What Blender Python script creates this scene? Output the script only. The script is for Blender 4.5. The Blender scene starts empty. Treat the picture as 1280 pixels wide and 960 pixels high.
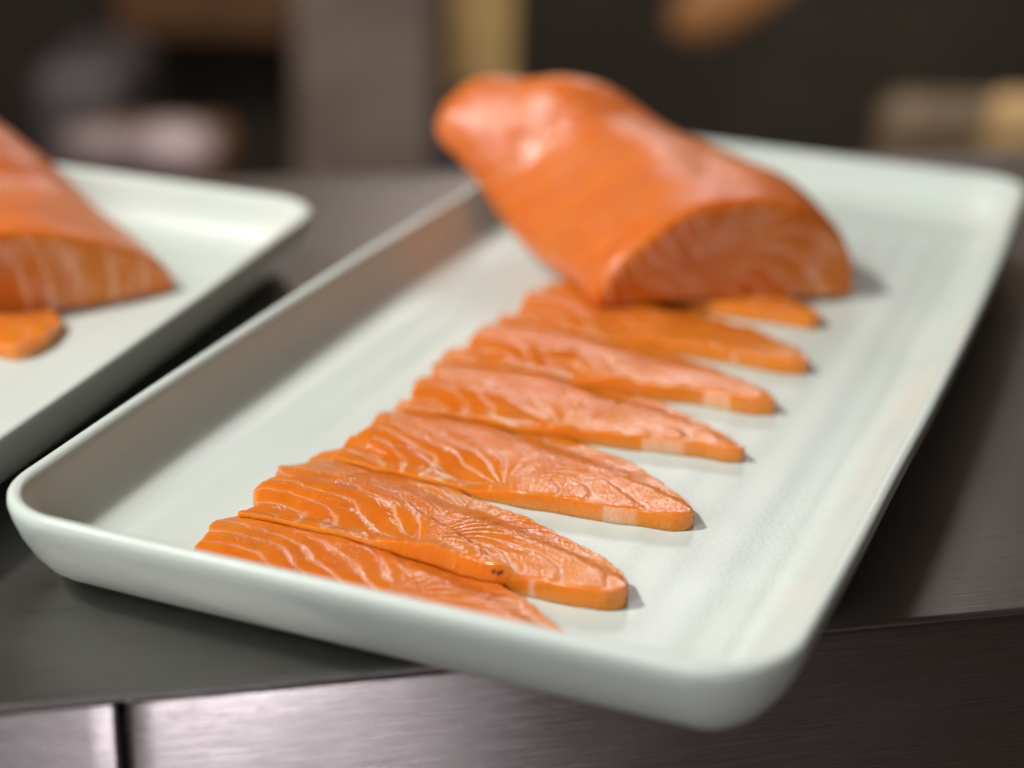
import bpy, bmesh, math, random
import numpy as np
from mathutils import Vector, Matrix

random.seed(4)
rng = np.random.default_rng(4)
S = bpy.context.scene
COL = S.collection

# ------------------------------------------------------------------ camera
CAM = np.array([0.128986, -0.421634, 0.174884])
PITCH, ROLL, YAW = 0.387752, 0.028278, -0.372647
FPX = 2200.0                                     # focal length in pixels of a 1280 wide picture

def cam_axes():
    p, r, y = PITCH, ROLL, YAW
    fwd = np.array([math.sin(y) * math.cos(p), math.cos(y) * math.cos(p), -math.sin(p)])
    right = np.array([math.cos(y), -math.sin(y), 0.0])
    up = np.cross(right, fwd)
    c, s = math.cos(r), math.sin(r)
    return c * right + s * up, -s * right + c * up, fwd
RI, UP, FW = cam_axes()
cd = bpy.data.cameras.new('camera')
cam = bpy.data.objects.new('camera', cd); COL.objects.link(cam)
cam.matrix_world = Matrix(((RI[0], UP[0], -FW[0], CAM[0]), (RI[1], UP[1], -FW[1], CAM[1]),
                           (RI[2], UP[2], -FW[2], CAM[2]), (0, 0, 0, 1)))
cd.sensor_width = 36.0; cd.lens = FPX / 1280 * 36.0
cd.clip_start = 0.02; cd.clip_end = 50
cd.dof.use_dof = True
cd.dof.focus_distance = 0.368
cd.dof.aperture_fstop = 5.3
S.camera = cam

# ------------------------------------------------------------------ world, lamps and added fill lights (indoor, lamp-lit kitchen)
w = bpy.data.worlds.new('World'); S.world = w; w.use_nodes = True
bg = w.node_tree.nodes['Background']
bg.inputs['Color'].default_value = (0.62, 0.41, 0.33, 1); bg.inputs['Strength'].default_value = 0.07

def area(name, loc, target, sx, sy, power, color):
    l = bpy.data.lights.new(name, 'AREA'); l.shape = 'RECTANGLE'; l.size = sx; l.size_y = sy
    l.energy = power; l.color = color
    o = bpy.data.objects.new(name, l); COL.objects.link(o); o.location = loc
    o.rotation_euler = (Vector(target) - Vector(loc)).to_track_quat('-Z', 'Y').to_euler()
    return o
area('key_lamp', (-0.53, -0.44, 0.82), (0.0, -0.04, 0.01), 0.09, 0.09, 9.8, (1.0, 0.975, 0.94))
area('pass_lamp', (-0.34, 1.10, 0.68), (-0.02, -0.02, 0.0), 0.36, 0.18, 1.9, (1.0, 0.93, 0.94))
area('front_fill', (-0.25, -1.1, 0.72), (0.0, 0.0, 0.0), 0.6, 0.6, 6.4, (0.96, 0.98, 1.0))  # added fill from the front, brightens the near tray wall
rl = area('background_fill', (-0.25, 0.45, 1.9), (-0.9, 2.6, -0.3), 0.8, 0.8, 28.0, (1.0, 0.92, 0.84)); rl.data.spread = math.radians(95)  # unseen fill added to light the background, spread kept off the trays
area('panel_glare_light', (0.345, -0.660, -0.345), (-0.03, -0.19, -0.02), 0.07, 0.05, 0.5, (1.0, 0.94, 0.99))  # added unseen light, makes the bright glare on the steel front panels

S.view_settings.view_transform = 'Standard'; S.view_settings.look = 'None'
S.view_settings.exposure = 0.0; S.view_settings.gamma = 1.0
S.view_settings.use_curve_mapping = False
S.render.engine = 'CYCLES'
S.cycles.use_denoising = True

# ------------------------------------------------------------------ helpers
def pix(px, py, dist):
    """a point seen in the direction of photo pixel (px,py) at forward distance dist"""
    d = FW + (px - 640) / FPX * RI - (py - 480) / FPX * UP
    return CAM + d * dist

def tag(o, label=None, cat=None, group=None, kind=None):
    if label: o['label'] = label
    if cat: o['category'] = cat
    if group: o['group'] = group
    if kind: o['kind'] = kind
    return o

def mesh_obj(name, verts, faces, mat, parent=None, smooth=True, attrs=None):
    me = bpy.data.meshes.new(name)
    me.from_pydata([tuple(map(float, v)) for v in verts], [], faces)
    me.update()
    if smooth:
        me.polygons.foreach_set('use_smooth', [True] * len(me.polygons))
    if attrs:
        for k, val in attrs.items():
            val = np.asarray(val, dtype=np.float32)
            if val.ndim == 1:
                a = me.attributes.new(k, 'FLOAT', 'POINT'); a.data.foreach_set('value', val)
            else:
                a = me.attributes.new(k, 'FLOAT_VECTOR', 'POINT'); a.data.foreach_set('vector', val.ravel())
    me.materials.append(mat)
    o = bpy.data.objects.new(name, me); COL.objects.link(o)
    if parent: o.parent = parent
    return o

def empty(name, loc=(0, 0, 0), rz=0):
    o = bpy.data.objects.new(name, None); COL.objects.link(o)
    o.location = loc; o.rotation_euler = (0, 0, rz)
    o.empty_display_size = 0.02
    return o

def bevel_box(name, size, loc, mat, parent=None, bevel=0.002, seg=2, rz=0):
    bm = bmesh.new()
    bmesh.ops.create_cube(bm, size=1)
    bmesh.ops.scale(bm, vec=size, verts=bm.verts)
    if bevel:
        bmesh.ops.bevel(bm, geom=list(bm.edges), offset=bevel, segments=seg, affect='EDGES', profile=0.5)
    me = bpy.data.meshes.new(name); bm.to_mesh(me); bm.free()
    for p in me.polygons: p.use_smooth = False
    me.materials.append(mat)
    o = bpy.data.objects.new(name, me); COL.objects.link(o)
    o.location = loc; o.rotation_euler = (0, 0, rz)
    if parent: o.parent = parent
    return o

def vnoise(x, y, seed=0):
    """smooth value noise in numpy"""
    def h(i, j):
        n = np.sin(i * 127.1 + j * 311.7 + seed * 74.7) * 43758.5453
        return n - np.floor(n)
    xi, yi = np.floor(x), np.floor(y); fx, fy = x - xi, y - yi
    fx = fx * fx * (3 - 2 * fx); fy = fy * fy * (3 - 2 * fy)
    return (h(xi, yi) * (1 - fx) + h(xi + 1, yi) * fx) * (1 - fy) + (h(xi, yi + 1) * (1 - fx) + h(xi + 1, yi + 1) * fx) * fy

# ------------------------------------------------------------------ materials
class NT:
    def __init__(s, name):
        s.m = bpy.data.materials.new(name); s.m.use_nodes = True
        s.t = s.m.node_tree; s.n = s.t.nodes
        s.b = s.n['Principled BSDF']
    def add(s, typ, **kw):
        nd = s.n.new(typ)
        for k, v in kw.items():
            if k.startswith('i_'):
                key = k[2:]
                key = int(key) if key.isdigit() else key.replace('_', ' ')
                nd.inputs[key].default_value = v
            else: setattr(nd, k, v)
        return nd
    def l(s, a, b): s.t.links.new(a, b)
    def math(s, op, a, b=None, c=None, clamp=False):
        nd = s.add('ShaderNodeMath', operation=op, use_clamp=clamp)
        for i, v in enumerate((a, b, c)):
            if v is None: continue
            if isinstance(v, (int, float)): nd.inputs[i].default_value = v
            else: s.l(v, nd.inputs[i])
        return nd.outputs[0]
    def mix(s, fac, a, b):
        nd = s.add('ShaderNodeMix', data_type='RGBA')
        for i, v in ((0, fac), (6, a), (7, b)):
            if isinstance(v, (int, float)): nd.inputs[i].default_value = v
            elif isinstance(v, tuple): nd.inputs[i].default_value = v if len(v) == 4 else v + (1,)
            else: s.l(v, nd.inputs[i])
        return nd.outputs[2]
    def ramp(s, fac, p0, p1):
        nd = s.add('ShaderNodeMapRange', interpolation_type='SMOOTHSTEP')
        nd.inputs['From Min'].default_value = p0; nd.inputs['From Max'].default_value = p1
        s.l(fac, nd.inputs[0]); return nd.outputs[0]
    def noise(s, scale, detail=2, vec=None, rough=0.5):
        nd = s.add('ShaderNodeTexNoise'); nd.inputs['Scale'].default_value = scale
        nd.inputs['Detail'].default_value = detail; nd.inputs['Roughness'].default_value = rough
        if vec is not None: s.l(vec, nd.inputs['Vector'])
        return nd.outputs[0]
    def objco(s, scale=(1, 1, 1), rot=(0, 0, 0)):
        tc = s.add('ShaderNodeTexCoord'); mp = s.add('ShaderNodeMapping')
        mp.inputs['Scale'].default_value = scale; mp.inputs['Rotation'].default_value = rot
        s.l(tc.outputs['Object'], mp.inputs[0]); return mp.outputs[0]
    def bump(s, h, strength, dist, prev=None):
        nd = s.add('ShaderNodeBump'); nd.inputs['Strength'].default_value = strength
        nd.inputs['Distance'].default_value = dist; s.l(h, nd.inputs['Height'])
        if prev is not None: s.l(prev, nd.inputs['Normal'])
        return nd.outputs[0]

def mat_plain(name, col, rough=0.6, metal=0.0, var=0.25, scale=8.0):
    m = NT(name)
    n = m.noise(scale, 4, m.objco())
    c = m.mix(m.ramp(n, 0.3, 0.7), tuple(x * (1 - var) for x in col), tuple(min(1, x * (1 + var)) for x in col))
    m.l(c, m.b.inputs['Base Color'])
    m.b.inputs['Roughness'].default_value = rough; m.b.inputs['Metallic'].default_value = metal
    return m.m

def mat_salmon():
    m = NT('salmon_flesh'); b = m.b
    ph = m.add('ShaderNodeAttribute', attribute_name='phase').outputs['Fac']
    ctr = m.add('ShaderNodeAttribute', attribute_name='linew').outputs['Fac']
    wall = m.add('ShaderNodeAttribute', attribute_name='skin_side').outputs['Fac']
    pale = m.add('ShaderNodeAttribute', attribute_name='fat').outputs['Fac']
    co = m.objco()
    n1 = m.noise(260, 3, co); n2 = m.noise(90, 2, co)
    p = m.math('ADD', ph, m.math('MULTIPLY', m.math('SUBTRACT', n1, 0.5), 0.35))
    fr = m.math('FRACT', p)
    d = m.math('ABSOLUTE', m.math('SUBTRACT', fr, 0.5))            # 0 at the seam
    seam = m.math('SUBTRACT', 1.0, m.ramp(d, 0.02, 0.11))
    seam = m.math('MULTIPLY', seam, m.add('ShaderNodeAttribute', attribute_name='paint').outputs['Fac'])
    seam = m.math('MULTIPLY', seam, m.ramp(n2, 0.22, 0.48))
    halo = m.math('MULTIPLY', m.math('SUBTRACT', 1.0, m.ramp(d, 0.0, 0.34)), ctr)
    base = m.mix(m.ramp(m.noise(45, 3, co), 0.3, 0.72), (0.67, 0.155, 0.010), (0.75, 0.232, 0.022))
    base = m.mix(m.math('MULTIPLY', halo, 0.35), base, (0.79, 0.24, 0.045))
    base = m.mix(m.math('MULTIPLY', seam, 0.85), base, (0.92, 0.48, 0.28))
    base = m.mix(m.math('MULTIPLY', wall, 0.7), base, (0.83, 0.28, 0.022))
    streak = m.noise(30, 3, m.objco((9, 1, 1)))
    base = m.mix(m.math('MULTIPLY', m.ramp(m.math('ADD', pale, m.math('MULTIPLY', m.math('SUBTRACT', n1, 0.5), 1.1)), 0.3, 0.9), m.math('MULTIPLY', pale, m.ramp(streak, 0.05, 0.6))), base, (0.90, 0.50, 0.30))
    m.l(base, b.inputs['Base Color'])
    b.inputs['Subsurface Weight'].default_value = 0.8
    b.inputs['Subsurface Radius'].default_value = (1.0, 0.36, 0.12)
    b.inputs['Subsurface Scale'].default_value = 0.0040
    outer = m.add('ShaderNodeAttribute', attribute_name='outer').outputs['Fac']
    base = m.mix(m.math('MULTIPLY', outer, 0.6), base, (0.72, 0.165, 0.034))
    m.l(base, b.inputs['Base Color'])
    rr = m.ramp(m.noise(120, 3, co), 0.25, 0.75)
    m.l(m.math('ADD', m.math('MULTIPLY_ADD', rr, 0.10, 0.11), m.math('MULTIPLY', outer, 0.24)), b.inputs['Roughness'])
    m.l(m.math('MULTIPLY_ADD', m.ramp(m.noise(110, 3, co), 0.38, 0.62), 0.70, 0.15), b.inputs['Specular IOR Level'])
    b.inputs['Coat Weight'].default_value = 0.15; b.inputs['Coat Roughness'].default_value = 0.10
    # fine wet grain of the cut muscle
    g = m.noise(1500, 1, co); g2 = m.noise(600, 3, co, 0.6)
    nb = m.bump(g2, 0.16, 0.0006)
    nb = m.bump(g, 0.4, 0.0004, nb)
    nb = m.bump(m.math('SUBTRACT', 1.0, m.ramp(d, 0.0, 0.2)), 0.12, 0.0004, nb)
    m.l(nb, b.inputs['Normal'])
    m.l(nb, b.inputs['Coat Normal'])
    return m.m

def mat_ceramic():
    m = NT('celadon_ceramic'); b = m.b
    co = m.objco()
    n = m.noise(14, 3, co); n2 = m.noise(28, 4, m.objco((9, 0.5, 1)))
    c = m.mix(m.ramp(n, 0.35, 0.7), (0.625, 0.69, 0.630), (0.66, 0.72, 0.665))
    c = m.mix(m.math('MULTIPLY', m.ramp(n2, 0.5, 0.75), 0.2), c, (0.585, 0.64, 0.585))
    # worn cream patches where the glaze is thin
    wn = m.noise(22, 4, co)
    rim = m.add('ShaderNodeAttribute', attribute_name='rim').outputs['Fac']
    c = m.mix(m.math('MULTIPLY', m.math('MULTIPLY', m.ramp(wn, 0.55, 0.68), rim), 0.5), c, (0.78, 0.73, 0.62))
    m.l(c, b.inputs['Base Color'])
    m.l(m.math('MULTIPLY_ADD', m.noise(30, 3, co), 0.25, 0.20), b.inputs['Roughness'])
    b.inputs['Specular IOR Level'].default_value = 0.3
    b.inputs['Coat Weight'].default_value = 0.0
    h = m.noise(900, 2, co); h2 = m.noise(160, 3, m.objco((3, 0.4, 1)))
    nb = m.bump(h2, 0.05, 0.0008)
    nb = m.bump(h, 0.22, 0.0003, nb)
    m.l(nb, b.inputs['Normal'])
    return m.m

def mat_steel(name, col, rough, stretch=(1, 40, 40)):
    m = NT(name); b = m.b
    co = m.objco(stretch); big = m.noise(9, 4, m.objco((1, 2, 2)))
    n = m.noise(60, 4, co, 0.6)
    c = m.mix(n, tuple(x * 0.82 for x in col), col)
    c = m.mix(m.math('MULTIPLY', m.ramp(big, 0.45, 0.75), 0.4), c, tuple(x * 0.7 for x in col))
    sc_ = m.noise(55, 2, m.objco((0.5, 5, 3), (0, 0, 0.9)))
    sc2 = m.noise(26, 5, m.objco((1, 1, 1)))
    c = m.mix(m.math('MULTIPLY', m.math('MULTIPLY', m.ramp(sc_, 0.66, 0.72), m.ramp(sc2, 0.5, 0.6)), 0.6), c, tuple(x * 0.35 for x in col))
    m.l(c, b.inputs['Base Color'])
    b.inputs['Metallic'].default_value = 1.0
    m.l(m.math('ADD', m.math('MULTIPLY_ADD', n, 0.16, rough - 0.08), m.math('MULTIPLY', m.ramp(big, 0.4, 0.7), 0.08)), b.inputs['Roughness'])
    scr = m.add('ShaderNodeTexVoronoi', feature='DISTANCE_TO_EDGE'); scr.inputs['Scale'].default_value = 16
    m.l(m.objco((1, 6, 6), (0, 0, 0.5)), scr.inputs['Vector'])
    nb = m.bump(n, 0.12, 0.0006)
    m.l(nb, b.inputs['Normal'])
    return m.m

SALMON = mat_salmon(); CERAMIC = mat_ceramic()
STEEL = mat_steel('brushed_steel_top', (0.33, 0.315, 0.30), 0.36)
FASCIA = mat_steel('brushed_steel_front', (0.40, 0.37, 0.37), 0.22)
DARK = mat_plain('dark_gap', (0.02, 0.02, 0.02), 0.8)

# ------------------------------------------------------------------ counter (edge runs at 34.4 degrees to the tray)
EA = math.radians(34.7)
ex = np.array([math.cos(EA), math.sin(EA)]); en = np.array([-math.sin(EA), math.cos(EA)])   # along the edge, into the counter
E0 = np.array([0.003, -0.1655])                               # a point on the front edge
counter = empty('steel_counter', (E0[0], E0[1], 0), EA)
tag(counter, 'brushed stainless steel counter with front panels under the trays', 'counter')
# top sheet with a turned-down rounded lip (local x along the edge, y into the counter)
prof = [(0.345, -0.03), (0.345, -0.002), (0.343, 0.0)] + [(y, 0.0) for y in np.linspace(0.33, 0.01, 12)] + [(0.005, 0.0), (0.0022, 0.0), (0.0010, 0.0)]
prof += [(0.0008 * (1 - math.sin(t)), -0.0008 * (1 - math.cos(t))) for t in np.linspace(0.2, math.pi / 2, 6)]
prof += [(0.0, -0.0012), (0.0003, -0.0014), (0.005, -0.0014)]
xs = np.linspace(-0.9, 0.9, 61)
V = [(x, y, z + (0.00015 * math.sin(x * 31) if y < 0.0095 else 0)) for x in xs for (y, z) in prof]
n = len(prof)
F = [(i * n + j, i * n + j + 1, (i + 1) * n + j + 1, (i + 1) * n + j) for i in range(len(xs) - 1) for j in range(n - 1)]
F = [tuple(reversed(f)) for f in F]
mesh_obj('counter_top', V, F, STEEL, counter)
# gap seen at photo x=150: the point on the edge under that pixel
d = FW + (151 - 640) / FPX * RI - (868 - 480) / FPX * UP
g = CAM + d * ((-0.004 - CAM[2]) / d[2])
gx = float((g[:2] - E0) @ ex)
for (x0, x1) in ((-0.9, gx - 0.0004), (gx + 0.0004, 0.9)):
    # front panel: gently dished sheet with softly rolled edges
    roll = [(0.0, 0.0022), (0.00012, 0.0010), (0.0004, 0.00035), (0.0008, 0.0001), (0.0014, 0.0)]
    px_ = [(x0 + a, b) for a, b in roll] + [(x, 0.0) for x in np.linspace(x0 + 0.006, x1 - 0.006, 70)] + [(x1 - a, b) for a, b in reversed(roll)]
    pz_ = [(-0.0016 - a * 0.6, b * 0.5) for a, b in roll] + [(-0.004 - 0.30 * q ** 1.5, 0.0) for q in np.linspace(0.02, 1, 16)]
    V = []; F = []
    for (x, bx_) in px_:
        for (z, bz_) in pz_:
            V.append((x, float(0.0002 + bx_ + bz_ + 0.0006 * vnoise(np.array(x * 28.0), np.array(z * 30.0), 3)), z))
    nz = len(pz_)
    for i in range(len(px_) - 1):
        for j in range(nz - 1):
            a = i * nz + j; F.append((a, a + 1, a + nz + 1, a + nz))
    mesh_obj('front_panel', V, F, FASCIA, counter)
bevel_box('carcass', (1.78, 0.32, 0.30), (0, 0.168, -0.16), DARK, counter, 0)

# ------------------------------------------------------------------ serving trays
TA, TB, TR, BX, BY = 0.0812, 0.17325, 0.0174, 0.0034, 0.0006
RIMZ = 0.021; FLOORZ = RIMZ - 0.016
TPROF = [(0.028, -0.0185), (0.024, -0.0206), (0.019, -0.0209), (0.0145, -0.0203), (0.0105, -0.0186), (0.0072, -0.0160), (0.0044, -0.0125),
         (0.0022, -0.0085), (0.0008, -0.0048), (0.0002, -0.0024), (0.0003, -0.0009), (0.0010, -0.0002), (0.0019, 0.0), (0.0028, -0.0003),
         (0.0035, -0.0011), (0.0040, -0.0025), (0.0048, -0.0055), (0.0060, -0.0086), (0.0078, -0.0115), (0.0102, -0.0138),
         (0.0130, -0.0152), (0.0158, -0.0159), (0.0172, -0.0160)]

def tray_floor_rel(x, y):
    """height of the tray's inside over its floor at local x,y (used to lay slices down)"""
    b = np.maximum(np.abs(x) - (TA + BX * (1 - (np.clip(y, -TB, TB) / TB) ** 2)), np.abs(y) - TB)
    dd = -b                                                   # distance inside the rim
    ps = [(p[0], p[1] + 0.016) for p in TPROF[12:]]
    return np.interp(dd, [p[0] for p in ps], [p[1] for p in ps])

def ridge(x, y):
    return 0.00008 * np.sin(x * 2 * math.pi / 0.0105 + 2.2 * vnoise(x * 40, y * 5, 5)) + 0.00012 * (vnoise(x * 90, y * 4, 8) - 0.5)

def make_tray(name, shear=0.0):
    NC, NS = 14, 46
    base = []
    sgn = ((1, 1, 0), (-1, 1, 90), (-1, -1, 180), (1, -1, 270))
    for k, (sx, sy, t0) in enumerate(sgn):
        for i in range(NC + 1):
            t = math.radians(t0 + 90 * i / NC)
            base.append((sx * (TA - TR), sy * (TB - TR), math.cos(t), math.sin(t)))
        nx_ = sgn[(k + 1) % 4]; m_ = NS if k % 2 else NS // 2
        t = math.radians(t0 + 90)
        for i in range(1, m_):
            f = i / m_
            base.append((sx * (TA - TR) * (1 - f) + nx_[0] * (TA - TR) * f, sy * (TB - TR) * (1 - f) + nx_[1] * (TB - TR) * f, math.cos(t), math.sin(t)))
    B = np.array(base); n = len(B)
    def place(x, y):
        X = x * (1 + BX / TA * (1 - (y / TB) ** 2)); Y = y * (1 + BY / TB * (1 - (x / TA) ** 2))
        wob = 0.0006 * (vnoise(X * 25 + 3, Y * 25, 2) - 0.5)
        return X + wob, Y + shear * X + wob
    V = []; rim = []
    rings = 0
    for (dd, z) in TPROF:
        x = B[:, 0] + (TR - dd) * B[:, 2]; y = B[:, 1] + (TR - dd) * B[:, 3]
        X, Y = place(x, y)
        zz = RIMZ + z + 0.0005 * (vnoise(X * 18, Y * 18, 4) - 0.5)
        V += list(zip(X, Y, zz)); rim += [1.0 if (z > -0.0158 and dd > 0.0018 and dd < 0.0158 and len(rim) > 11 * n) else 0.0] * n; rings += 1
    x0 = B[:, 0] + (TR - 0.0172) * B[:, 2]; y0 = B[:, 1] + (TR - 0.0172) * B[:, 3]
    NR = 80
    for k in range(1, NR + 1):
        f = k / NR
        x = x0 * (1 - f); y = y0 * (1 - f * 0.35)
        X, Y = place(x, y)
        zz = np.full(n, FLOORZ) + ridge(X, Y) * min(1, k / 4)
        V += list(zip(X, Y, zz)); rim += [0.0] * n; rings += 1
    F = []
    for r in range(rings - 1):
        for i in range(n):
            j = (i + 1) % n
            F.append((r * n + i, r * n + j, (r + 1) * n + j, (r + 1) * n + i))
    F.append(tuple(reversed(range(n))))                        # underside
    o = mesh_obj(name, V, F, CERAMIC, attrs={'rim': rim})
    o.data.polygons[-1].use_smooth = False
    return o
tray = make_tray('serving_tray')
tag(tray, 'pale green ceramic tray in front holding a row of salmon slices', 'tray')
tray2 = make_tray('serving_tray', shear=-0.07)
tray2.rotation_euler = (0, 0, math.radians(5.2))
TL = Vector((-0.1805, -0.131, 0.0)); tray2.location = TL
tag(tray2, 'pale ceramic tray at the left edge, cut off by the frame', 'tray')

# ------------------------------------------------------------------ salmon slices
def phase_fn(dx, dy, seed):
    """flake seams: arches that spring from a point on the skin edge and fall to either side"""
    dx = dx * 1000; dy = np.maximum(dy * 1000, 0) + 1.0
    k = 1.6
    ax = np.abs(dx) + 0.35
    D = ax + k * dy * dy / ax
    P = 10.0 * (1 - np.exp(-D / 52.0))
    rF = np.sqrt(dx * dx + dy * dy)
    rL = np.sqrt((dx + 37) ** 2 + (1.15 * dy) ** 2)
    th = np.degrees(np.arctan2(dy, dx))
    wF = np.exp(-(rF / 17.0) ** 2)
    PL = 10.0 - 6.7 + (rL / 5.5) * (1 - wF) + (6.7 - 4.7 * (th - 90) / 90) * wF
    P = np.where(dx < 0, PL, P)
    P = P + np.where(dx < 0, 0.9, 0.5) * (vnoise(dx * 0.11 + seed * 7, dy * 0.11, seed) - 0.5) + 0.18 * (vnoise(dx * 0.4, dy * 0.4 + seed, seed + 1) - 0.5)
    r = np.sqrt(dx * dx + dy * dy)
    lw = np.clip((r - 0.5) / 4.0, 0, 1) * np.where(dx < 0, 1.0, np.clip((D - 6) / 8.0, 0, 1) * np.clip((r - 4) / 8.0, 0, 1) * 1.15)
    pt = np.clip((r - 0.8) / 2.0, 0, 1) * np.where(dx < 0, 1.0, np.clip((D - 10) / 10.0, 0.1, 1)) * (0.5 + 0.5 * np.clip((26 - r) / 12.0, 0, 1))
    return P, lw, pt

G = 0.0005
GX0, GX1, GY0, GY1 = -0.075, 0.075, -0.172, 0.12
gxs = np.arange(GX0, GX1, G); gys = np.arange(GY0, GY1, G)
GXX, GYY = np.meshgrid(gxs, gys, indexing='ij')
HF = np.minimum(tray_floor_rel(GXX, GYY), 0.003)

def sample(H, x, y):
    fx = np.clip((x - GX0) / G, 0, len(gxs) - 1.001); fy = np.clip((y - GY0) / G, 0, len(gys) - 1.001)
    i = fx.astype(int); j = fy.astype(int); u = fx - i; v = fy - j
    return (H[i, j] * (1 - u) + H[i + 1, j] * u) * (1 - v) + (H[i, j + 1] * (1 - u) + H[i + 1, j + 1] * u) * v

def dilate(H, slope, rad):
    A = H.copy()
    for k in range(rad):
        B = A.copy()
        s = slope * G
        B[1:] = np.maximum(B[1:], A[:-1] - s); B[:-1] = np.maximum(B[:-1], A[1:] - s)
        B[:, 1:] = np.maximum(B[:, 1:], A[:, :-1] - s); B[:, :-1] = np.maximum(B[:, :-1], A[:, 1:] - s)
        A = B
    for k in range(2):                                        # soften, never below the support
        B = A.copy(); B[1:-1, 1:-1] = (A[1:-1, 1:-1] * 2 + A[2:, 1:-1] + A[:-2, 1:-1] + A[1:-1, 2:] + A[1:-1, :-2]) / 6
        A = np.maximum(B, H)
    return A

def make_slice(x0, x1, yf, back, th, rot, seed, wob=1.0, name='salmon_slice', nu=220, nv=100, flat=False, world=None):
    """x0..x1 along the skin edge at y=yf; back: list of (fraction, depth in m) for the far edge"""
    L = x1 - x0
    u = np.linspace(0, 1, nu + 1)
    bu = [b[0] for b in back]; bv = [b[1] for b in back]
    vb = np.interp(u, bu, bv)
    ker = np.ones(9) / 9; vb = np.convolve(np.pad(vb, 4, 'edge'), ker, 'valid')
    vb = vb + wob * 0.0016 * (vnoise(u * 17, u * 0 + seed, seed) - 0.5) + wob * 0.0007 * (vnoise(u * 55, u * 0, seed + 3) - 0.5)
    vf = 0.0018 * np.sin(u * math.pi * 1.1 + seed) + 0.0012 * (vnoise(u * 9, u * 0 + seed, seed + 5) - 0.5)
    # rounded thin end and ragged blunt end
    tip = np.clip((1 - u) / 0.05, 0, 1); tip = np.sqrt(1 - (1 - tip) ** 2)
    mid = (vf + vb) / 2
    vb = mid + (vb - mid) * (0.12 + 0.88 * tip) - (1 - tip) * 0.0006; vf = mid + (vf - mid) * (0.12 + 0.88 * tip)
    X = np.zeros((nu + 1, nv + 1)); Y = np.zeros_like(X)
    tt = np.linspace(0, 1, nv + 1)
    for j, t in enumerate(tt):
        edge = wob * (0.0030 * (vnoise(np.array(t * 6.0), np.array(0.0), seed + 9) - 0.5) + 0.0014 * (vnoise(np.array(t * 21.0), np.array(0.0), seed + 11) - 0.5))
        lean = -0.001 * t
        sh = np.clip(1 - u / 0.35, 0, 1) ** 1.5
        X[:, j] = x0 + L * u + (edge + lean) * sh
        Y[:, j] = vf + (vb - vf) * t
    LX, LY = X - (x0 + L * 0.49), Y.copy()
    P, lw, pt = phase_fn(LX, LY, seed)
    c, s = math.cos(rot), math.sin(rot); xm = (x0 + x1) / 2
    XX = xm + (X - xm) * c - Y * s; YY = yf + (X - xm) * s + Y * c
    global HF
    if flat: bot = np.zeros_like(XX)
    else: bot = sample(dilate(HF, 0.9, 7), XX, YY) + 0.00003
    edge_d = np.minimum(np.minimum(np.arange(nv + 1)[None, :] / nv * (vb - vf)[:, None], (1 - np.arange(nv + 1)[None, :] / nv) * (vb - vf)[:, None]),
                        np.minimum(u, 1 - u)[:, None] * L)
    rnd = np.clip(edge_d / 0.0012, 0, 1); rnd = 1 - np.sqrt(1 - (1 - rnd) ** 2)   # 0 edge.. careful: 1 inside
    rnd = np.sqrt(1 - (1 - np.clip(edge_d / 0.0005, 0, 1)) ** 2)
    fr = (P % 1.0); dome = 1 - np.clip(np.abs(fr - 0.5), 0, 0.5) * 2
    dseam = np.abs(fr - 0.5)
    relief = (-0.00016 * np.exp(-(dseam / 0.12) ** 2) + 0.00013 * (1 - (dseam * 2 - 1) ** 2) + 0.00009 * np.sin(fr * math.pi * 2)) * lw
    big = 0.0006 * (vnoise(LX * 60, LY * 60, seed + 20) - 0.5) + 0.00015 * (vnoise(LX * 260, LY * 260, seed + 21) - 0.5)
    sst = lambda a, b, x: np.clip((x - a) / (b - a), 0, 1) ** 2 * (3 - 2 * np.clip((x - a) / (b - a), 0, 1))
    left = 1 - sst(0.30, 0.56, u)[:, None]                       # the blunt end is pared thin and sinks onto the slice below
    TH = th * (1 - 0.88 * left * (1 - sst(0.0, 0.014, Y - vf[:, None])))
    TH = TH * (1 - (0.18 + 0.66 * (1 - sst(0.38, 0.98, u)[:, None])) * sst(0.52, 0.90, tt)[None, :])
    TH = np.maximum(TH, 0.0013)
    top = bot + TH * (0.92 + 0.08 * rnd) + relief * np.clip(edge_d / 0.0009, 0, 1) + big
    # update the pile
    if not flat:
        ii = np.clip(((XX - GX0) / G).astype(int), 0, len(gxs) - 1); jj = np.clip(((YY - GY0) / G).astype(int), 0, len(gys) - 1)
        for (di, dj) in ((0, 0), (1, 0), (0, 1), (1, 1)):
            np.maximum.at(HF, (np.clip(ii + di, 0, len(gxs) - 1), np.clip(jj + dj, 0, len(gys) - 1)), top)
    V = []; ph = []; lws = []; wl = []; fat = []
    pts_ = list(pt.ravel())
    N = (nu + 1) * (nv + 1)
    idx = lambda i, j: i * (nv + 1) + j
    cx, cy = float(XX.mean()), float(YY.mean())
    zb = FLOORZ
    V += list(zip((XX - cx).ravel(), (YY - cy).ravel(), (zb + top).ravel()))
    ph += list(P.ravel()); lws += list(lw.ravel()); wl += [0.0] * N; fat += [0.0] * N
    F = [(idx(i, j), idx(i + 1, j), idx(i + 1, j + 1), idx(i, j + 1)) for i in range(nu) for j in range(nv)]
    # boundary loop, counter-clockwise
    loop = [(i, 0) for i in range(nu)] + [(nu, j) for j in range(nv)] + [(i, nv) for i in range(nu, 0, -1)] + [(0, j) for j in range(nv, 0, -1)]
    m = len(loop); prev = None
    K = 6
    pc = 0.80 + 0.03 * math.sin(seed * 2.9); pw = 0.045 + 0.03 * math.sin(seed * 5.1)
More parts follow.
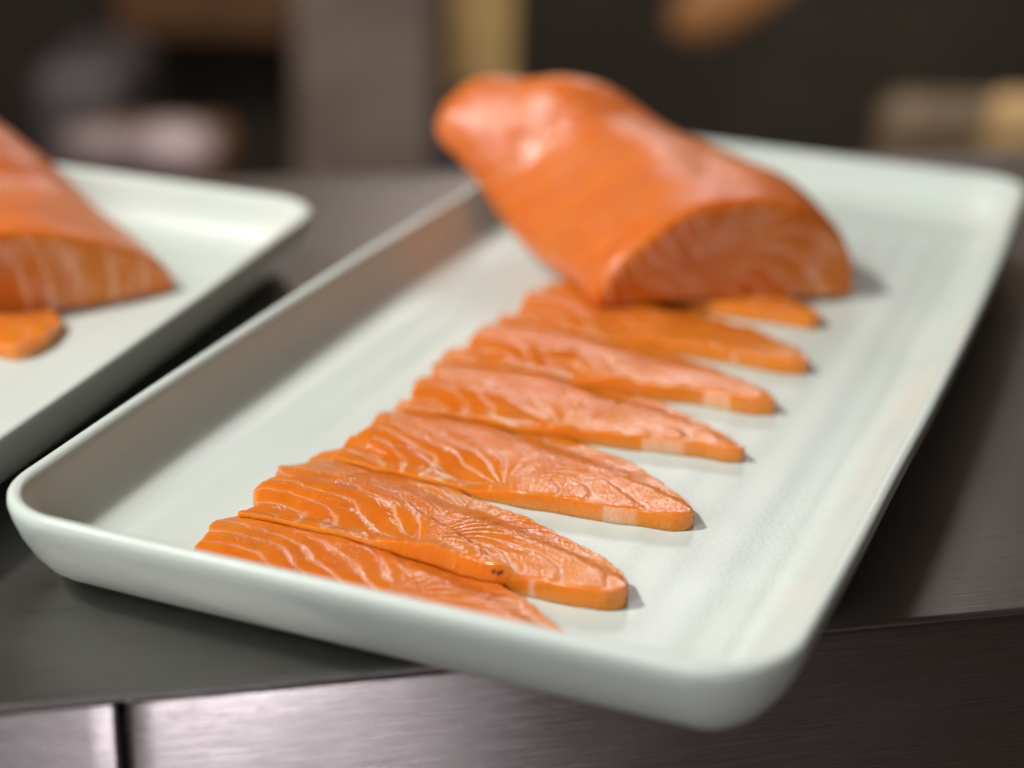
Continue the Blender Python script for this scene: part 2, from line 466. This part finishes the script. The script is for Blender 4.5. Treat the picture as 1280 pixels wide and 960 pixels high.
    for k in range(0, K + 1):
        cur = []
        for q, (i, j) in enumerate(loop):
            f = k / K
            z = top[i, j] + (bot[i, j] - top[i, j]) * f
            # outward belly of the cut wall
            a = loop[(q + 1) % m]; b_ = loop[q - 1]
            tx, ty = XX[a] - XX[b_], YY[a] - YY[b_]; ln = math.hypot(tx, ty) + 1e-9
            out = 0.00012 * math.sin(f * math.pi) + (0.00015 if 0 < k < K else 0) * (random.random() - 0.5)
            cur.append(len(V)); V.append((XX[i, j] - cx + ty / ln * out, YY[i, j] - cy - tx / ln * out, zb + z))
            fw = 1.0 if j == 0 else 0.35
            ph.append(P[i, j]); lws.append(0.0 if j == 0 else lw[i, j]); wl.append(fw)
            uu = u[i]
            fat.append(float(np.clip(min((uu - pc + pw) / 0.02, (pc + pw - uu) / 0.025), 0, 1)) if j == 0 else 0.0)
        for q in range(m if prev is not None else 0):
            F.append((prev[q], cur[q], cur[(q + 1) % m], prev[(q + 1) % m]))
        prev = cur
    # underside
    ob = len(V)
    V += list(zip((XX - cx)[1:-1, 1:-1].ravel(), (YY - cy)[1:-1, 1:-1].ravel(), (zb + bot)[1:-1, 1:-1].ravel()))
    cnt = (nu - 1) * (nv - 1)
    ph += [0.0] * cnt; lws += [0.0] * cnt; wl += [0.0] * cnt; fat += [0.0] * cnt
    loopmap = {p: prev[q] for q, p in enumerate(loop)}
    bid = lambda i, j: loopmap[(i, j)] if (i, j) in loopmap else ob + (i - 1) * (nv - 1) + (j - 1)
    F += [(bid(i, j), bid(i, j + 1), bid(i + 1, j + 1), bid(i + 1, j)) for i in range(nu) for j in range(nv)]
    o = mesh_obj(name, V, F, SALMON, attrs={'phase': ph, 'linew': lws, 'skin_side': wl, 'fat': fat, 'paint': pts_ + [0.0] * (len(V) - len(pts_))})
    o.location = (cx, cy, 0)
    return o, (XX, YY, top, bot)

BACK = [(0, .043), (.06, .046), (.18, .047), (.32, .044), (.46, .0375), (.60, .0310), (.74, .0245), (.86, .0165), (.95, .0100), (1, .0060)]
specs = [  # x0, x1, y front, rotation deg, label
    (-.0445, .0440, -.1635, 0.0, 'front salmon slice half hidden behind the near tray rim'),
    (-.044, .0410, -.1355, 3.0, 'salmon slice with a dark speck, second from the near rim'),
    (-.040, .0430, -.0975, 1.0, 'salmon slice third from the near rim, sharpest fan of lines'),
    (-.039, .0445, -.0620, 5.0, 'salmon slice fourth from the near rim, middle of the row'),
    (-.0385, .0440, -.0310, 3.5, 'slightly blurred salmon slice fifth from the near rim'),
    (-.038, .0450, .0010, 2.5, 'blurred salmon slice just in front of the big fillet'),
    (-.034, .0400, .0370, 5.0, 'blurred salmon slice tucked under the big fillet, only its tip showing'),
]
SL = []
for k, (a, b_, y, r, lab) in enumerate(specs):
    bk = [(f, d * (1 + 0.06 * math.sin(k * 2.3 + f * 4))) for f, d in BACK]
    o, info = make_slice(a, b_, y, bk, 0.0043 + 0.0004 * math.sin(k * 1.7), math.radians(r), k + 1, wob=(1.0, 1.3, 0.8, 1.5, 1.0, 1.4, 1.0)[k])
    tag(o, lab, 'salmon slice', 'salmon slices shingled along the front tray')
    SL.append((o, info))
# dark speck on the skin edge of the second slice
o, (XX, YY, top, bot) = SL[1]
i = int(0.70 * (XX.shape[0] - 1))
bm = bmesh.new()
for (du, dz) in ((-0.0006, 0.0002), (0.0005, 0.0000), (0.0011, 0.0004)):
    r_ = bmesh.ops.create_icosphere(bm, subdivisions=1, radius=0.00042)
    for v in r_['verts']:
        v.co = Vector((v.co.x * 1.0 + du, v.co.y * 0.5, v.co.z * 1.3 + dz))
me = bpy.data.meshes.new('dark_speck'); bm.to_mesh(me); bm.free()
me.materials.append(mat_plain('speck', (0.03, 0.025, 0.02), 0.5))
sp = bpy.data.objects.new('dark_speck', me); COL.objects.link(sp); sp.parent = o
sp.location = (XX[i, 0] - o.location.x, YY[i, 0] - o.location.y - 0.0005, FLOORZ + bot[i, 0] + 0.6 * (top[i, 0] - bot[i, 0]))

# ------------------------------------------------------------------ fillet blocks, lofted
PROFILE = [(0, 0), (-.010, .10), (.014, .28), (.06, .45), (.14, .62), (.26, .84), (.38, .97), (.52, 1.0), (.66, .985), (.79, .90), (.90, .73), (.97, .49), (1.005, .22), (1, 0)]

def catmull(pts, n):
    pts = np.array(pts, float); m = len(pts)
    P = np.vstack([2 * pts[0] - pts[1], pts, 2 * pts[-1] - pts[-2]])
    out = []
    for s in np.linspace(0, m - 1, n):
        i = min(int(s), m - 2); t = s - i
        p0, p1, p2, p3 = P[i], P[i + 1], P[i + 2], P[i + 3]
        out.append(0.5 * (2 * p1 + (p2 - p0) * t + (2 * p0 - 5 * p1 + 4 * p2 - p3) * t * t + (3 * p1 - p0 - 3 * p2 + p3) * t ** 3))
    return np.array(out)

def make_block(name, secs, seed, focus=0.5, ns=90, npf=90, stripes=None, profile=PROFILE):
    """secs: rows of (left foot xyz, right foot xyz, height, lean) in metres, front to back"""
    rows = [list(s[0]) + list(s[1]) + [s[2], s[3]] for s in secs]
    R = catmull(rows, ns)
    pf = catmull(profile, npf)
    V = []; ph = []; lw = []; wl = []; fat = []
    org = np.array(secs[0][0]) * 0.5 + np.array(secs[0][1]) * 0.5
    axis = (np.array(secs[-1][0]) + np.array(secs[-1][1])) / 2 - org; axis /= np.linalg.norm(axis)
    def sec(r, shrink=1.0, push=0.0):
        L, Rr, H, lean = r[:3], r[3:6], r[6], r[7]
        b = Rr - L
        pts = L + np.outer(pf[:, 0], b) + np.outer(pf[:, 1] * H, [0, 0, 1]) + np.outer(pf[:, 1] * lean, axis)
        nb = 24
        bot = np.array([Rr - b * (k / nb) for k in range(1, nb)])
        loop = np.vstack([pts, bot])
        c = loop.mean(0)
        return c + (loop - c) * shrink + axis * push
    n = None
    allr = []
    for k, r in enumerate(R):
        s = sec(r); 
        t = k / (ns - 1)
        # soft lumps on the outside
        c = s.mean(0); dirs = s - c; dirs /= np.linalg.norm(dirs, axis=1)[:, None] + 1e-9
        amt = 0.0034 * (vnoise(s[:, 0] * 42, s[:, 1] * 42 + s[:, 2] * 45, seed) - 0.5) + 0.0004 * (vnoise(s[:, 0] * 190, s[:, 1] * 190 + s[:, 2] * 160, seed + 1) - 0.5)
        if k < 3: amt = amt * 0.5 - (0.0011, 0.0004, 0.0001)[k]
        s = s + dirs * amt[:, None]
        allr.append(s)
    n = len(allr[0])
    # rounded back end
    last = allr[-1]; c = last.mean(0)
    for q in np.linspace(0.12, 1.0, 14):
        a = q * math.pi / 2
        allr.append(c + (last - c) * max(0.02, math.cos(a)) + axis * 0.016 * math.sin(a))
    for s in allr:
        V += [tuple(p) for p in s - org]
    nr = len(allr)
    for k in range(nr):
        qq = np.abs(np.arange(n) / n - 0.4); ph += list(allr[k] @ axis * 120 - qq * 7 + 1.2 * vnoise(allr[k][:, 0] * 60, allr[k][:, 1] * 60, seed)); lw += [0.55 if k > 2 else 0.0] * n; wl += [0.0] * n; fat += [0.0] * n; nout = len(V)
    F = [(k * n + i, (k + 1) * n + i, (k + 1) * n + (i + 1) % n, k * n + (i + 1) % n) for k in range(nr - 1) for i in range(n)]
    F.append(tuple(((nr - 1) * n + i) for i in reversed(range(n))))
    # cut front face as concentric rings
    first = allr[0]; Lf, Rf, H0 = R[0][:3], R[0][3:6], R[0][6]
    bdir = (Rf - Lf); W = np.linalg.norm(bdir); bdir = bdir / W
    c = Lf + (Rf - Lf) * focus + np.array([0, 0, H0 * 0.25])
    prev = list(range(n)); NR = 40
    def fph(P):
        dx = (P - Lf) @ bdir - focus * W; dz = P[:, 2] - (Lf[2] + (Rf[2] - Lf[2]) * ((P - Lf) @ bdir) / W)
        if stripes:
            return dx / stripes + dz * 30 + 1.3 * vnoise(dx * 90, dz * 70, seed), 0.45 + 0.75 * vnoise(dx * 200, dz * 25, seed + 5)
        p_, l_, t_ = phase_fn(dx, dz, seed + 3)
        return p_, np.clip(l_ * 1.0, 0, 1)
    for k in range(1, NR):
        f = 1 - k / NR
        P = c + (first - c) * f
        p_, l_ = fph(P)
        P = P - axis * (0.0004 * (vnoise(P[:, 0] * 160, P[:, 2] * 160, seed + 2) - 0.5) + 0.0008 * (min(1, k / 3)))[:, None]
        cur = [len(V) + i for i in range(n)]
        V += [tuple(p) for p in P - org]; ph += list(p_); lw += list(l_); wl += [0.0] * n; fat += [0.0] * n
        F += [(prev[i], prev[(i + 1) % n], cur[(i + 1) % n], cur[i]) for i in range(n)]
        prev = cur
    F.append(tuple(prev))
    o = mesh_obj(name, V, F, SALMON, attrs={'phase': ph, 'linew': lw, 'skin_side': wl, 'fat': fat, 'paint': lw, 'outer': [1.0 if n <= q < nout else 0.0 for q in range(len(V))]})
    o.location = org
    return o
Z0 = RIMZ
def z_(*a): return tuple(v / 1000 for v in a[:2]) + (a[2] / 1000 + Z0,)
blk = make_block('salmon_fillet', [
    (z_(-17, 16, -10.5), z_(43, 71, -15.5), .0310, 0.000),
    (z_(-30, 32, -10.5), z_(33, 83, -15.5), .0340, 0.000),
    (z_(-47, 53, -12), z_(17, 97, -15.5), .0365, 0.000),
    (z_(-64, 67, -9), z_(-6, 107, -14), .0370, 0.000),
    (z_(-75, 73, 1), z_(-33, 111, -6), .0365, 0.002),
    (z_(-91, 78, 12.5), z_(-56, 109, 6), .0220, 0.002),
], 31, focus=0.36)
tag(blk, 'thick blurred salmon fillet piece at the far end of the front tray', 'salmon fillet')
blk2 = make_block('salmon_fillet', [
    (z_(-184, -88, -15.5), z_(-136, -11, -15.5), .0270, 0.000),
    (z_(-200, -76, -15.5), z_(-152, 2, -15.5), .0270, 0.000),
    (z_(-218, -62, -15), z_(-170, 14, -15), .0290, 0.000),
    (z_(-236, -46, -12), z_(-190, 22, -12), .0400, 0.000),
    (z_(-256, -34, -8), z_(-212, 28, -8), .0500, 0.004),
], 57, stripes=0.0085, profile=[(0, 0), (-.01, .3), (.03, .7), (.15, .93), (.33, 1), (.48, .97), (.62, .87), (.75, .72), (.86, .55), (.94, .38), (.985, .2), (1, 0)])
tag(blk2, 'salmon fillet piece on the left tray, cut off by the frame', 'salmon fillet')
o, _ = make_slice(-.225, -.1405, -.079, [(0, .034), (.7, .034), (.85, .031), (.93, .026), (1, .019)], .0042, math.radians(8), 77, flat=True, nu=90, nv=40)
tag(o, 'rounded end of a salmon slice under the left fillet piece', 'salmon slice')

# ------------------------------------------------------------------ background, far out of focus
M_DARK = mat_plain('dark_brown_wall', (0.018, 0.0125, 0.007), 0.8)
M_FLOOR = mat_plain('dark_floor', (0.30, 0.255, 0.22), 0.6)
fx = np.array([FW[0], FW[1]]); fx /= np.linalg.norm(fx)
ang = math.atan2(fx[1], fx[0]) - math.pi / 2
def bg_box(name, px0, px1, py0, py1, dist, depth, mat, bevel=0.01):
    a = pix(px0, py1, dist); b = pix(px1, py0, dist)
    wd = float((b - a) @ RI); c = (a + b) / 2
    ht = abs(b[2] - a[2])
    return bevel_box(name, (wd, depth, ht), (c[0] + fx[0] * depth / 2, c[1] + fx[1] * depth / 2, c[2]), mat, None, bevel, 3, ang)
FZ = -0.95
bw = pix(640, 0, 3.4)
wl_ = bevel_box('back_wall', (8, 0.1, 1.15), (bw[0], bw[1], FZ + 0.575), M_DARK, None, 0, 1, ang)
up_ = bevel_box('upper_wall', (8, 0.08, 1.85), (bw[0], bw[1], FZ + 2.075), mat_plain('warm_plaster', (0.30, 0.235, 0.20), 0.8), None, 0, 1, ang); tag(up_, kind='structure'); tag(wl_, kind='structure')
fl = bevel_box('floor', (8, 8, 0.05), (0, 1.0, FZ - 0.025), M_FLOOR, None, 0, 1, ang); tag(fl, kind='structure')
def post(name, px0, px1, dist, mat, depth, label, cat):
    a = pix(px0, 150, dist); b = pix(px1, 150, dist); wd = float((b - a) @ RI); c = (a + b) / 2
    o = bevel_box(name, (wd, depth, 1.9), (c[0], c[1], FZ + 0.95), mat, None, 0.012, 3, ang)
    return tag(o, label, cat)
post('column', 378, 548, 1.9, mat_plain('grey_paint', (0.145, 0.11, 0.09), 0.6), 0.16, 'blurred grey column standing behind the trays', 'column')
post('wooden_post', 562, 640, 2.1, mat_plain('tan_wood', (0.55, 0.37, 0.15), 0.55), 0.08, 'blurred tan wooden post right of the grey column', 'post')

def standing(name, px0, px1, py_top, dist, depth, mat, label, cat, bevel=0.02):
    a = pix(px0, py_top, dist); b = pix(px1, py_top, dist); wd = float((b - a) @ RI); c = (a + b) / 2
    ht = c[2] - FZ
    o = bevel_box(name, (wd, depth, ht), (c[0] + fx[0] * depth / 2, c[1] + fx[1] * depth / 2, FZ + ht / 2), mat, None, bevel, 4, ang)
    return tag(o, label, cat), c[2]

def lump(name, px, py, dist, rad, sc, mat, label, cat, rot=0):
    bm = bmesh.new(); bmesh.ops.create_icosphere(bm, subdivisions=4, radius=rad)
    for v in bm.verts:
        k = 1 + 0.18 * (float(vnoise(np.array(v.co.x / rad * 1.6 + 5), np.array(v.co.y / rad * 1.6 + v.co.z / rad))) - 0.5)
        v.co = Vector((v.co.x * sc[0] * k, v.co.y * sc[1] * k, v.co.z * sc[2] * k))
    bmesh.ops.rotate(bm, verts=bm.verts, cent=(0, 0, 0), matrix=Matrix.Rotation(rot, 3, 'Y'))
    me = bpy.data.meshes.new(name); bm.to_mesh(me); bm.free(); me.materials.append(mat)
    for p in me.polygons: p.use_smooth = True
    o = bpy.data.objects.new(name, me); COL.objects.link(o); o.location = pix(px, py, dist); o.rotation_euler = (0, 0, ang)
    return tag(o, label, cat)
M_BROWN = mat_plain('brown_wood', (0.12, 0.055, 0.02), 0.5)
M_TAN = mat_plain('tan_board', (0.50, 0.33, 0.15), 0.55)
M_PINK = mat_plain('pale_wrap', (0.33, 0.25, 0.26), 0.4)
standing('brown_crate', 75, 275, 178, 1.7, 0.12, M_BROWN, 'blurred brown crate behind the left tray', 'crate')
lump('pale_bundle', 215, 188, 1.72, 0.040, (1.15, 0.9, 0.72), M_PINK, 'blurred pale pink bundle on the brown crate, the brighter right one', 'bundle')
lump('pale_bundle', 125, 186, 1.72, 0.034, (1.25, 0.9, 0.75), mat_plain('dull_wrap', (0.19, 0.14, 0.14), 0.5), 'blurred duller bundle on the brown crate, left of the bright one', 'bundle')
standing('grey_bin', 30, 150, 85, 2.6, 0.3, mat_plain('dark_grey_bin', (0.075, 0.068, 0.072), 0.5), 'blurred dark grey bin at the upper left', 'bin', 0.04)
standing('blue_bin', 548, 640, 165, 1.75, 0.25, mat_plain('navy_bin', (0.028, 0.026, 0.05), 0.5), 'blurred dark blue bin below the tan post', 'bin', 0.03)
standing('tan_cabinet', 1105, 1420, 128, 1.8, 0.06, mat_plain('dull_tan', (0.14, 0.095, 0.055), 0.55), 'blurred dull tan cabinet behind the right end of the front tray', 'cabinet', 0.03)
standing('tan_box', 1245, 1400, 126, 1.65, 0.05, M_TAN, 'blurred bright tan box at the right edge', 'box', 0.02)
lump('orange_paddle', 925, -10, 2.4, 0.075, (1.35, 0.3, 0.62), mat_plain('orange_wood', (0.25, 0.11, 0.035), 0.6), 'blurred orange brown paddle hanging above the big fillet', 'paddle', math.radians(-32))
c = pix(905, 18, 2.4)
rod = bevel_box('paddle_handle', (0.018, 0.012, 0.7), (0, 0, 0.38), mat_plain('rod_metal', (0.05, 0.045, 0.04), 0.5), bpy.data.objects['orange_paddle'], 0.003)
a = pix(150, 40, 3.25); b = pix(372, 40, 3.25); c = (a + b) / 2
o = bevel_box('wooden_shelf', (float((b - a) @ RI), 0.10, 0.30), (c[0], c[1], c[2] + 0.15), M_BROWN, None, 0.01, 3, ang)
tag(o, 'blurred brown wooden shelf unit at the upper left', 'shelf')
bpy.context.view_layer.update()
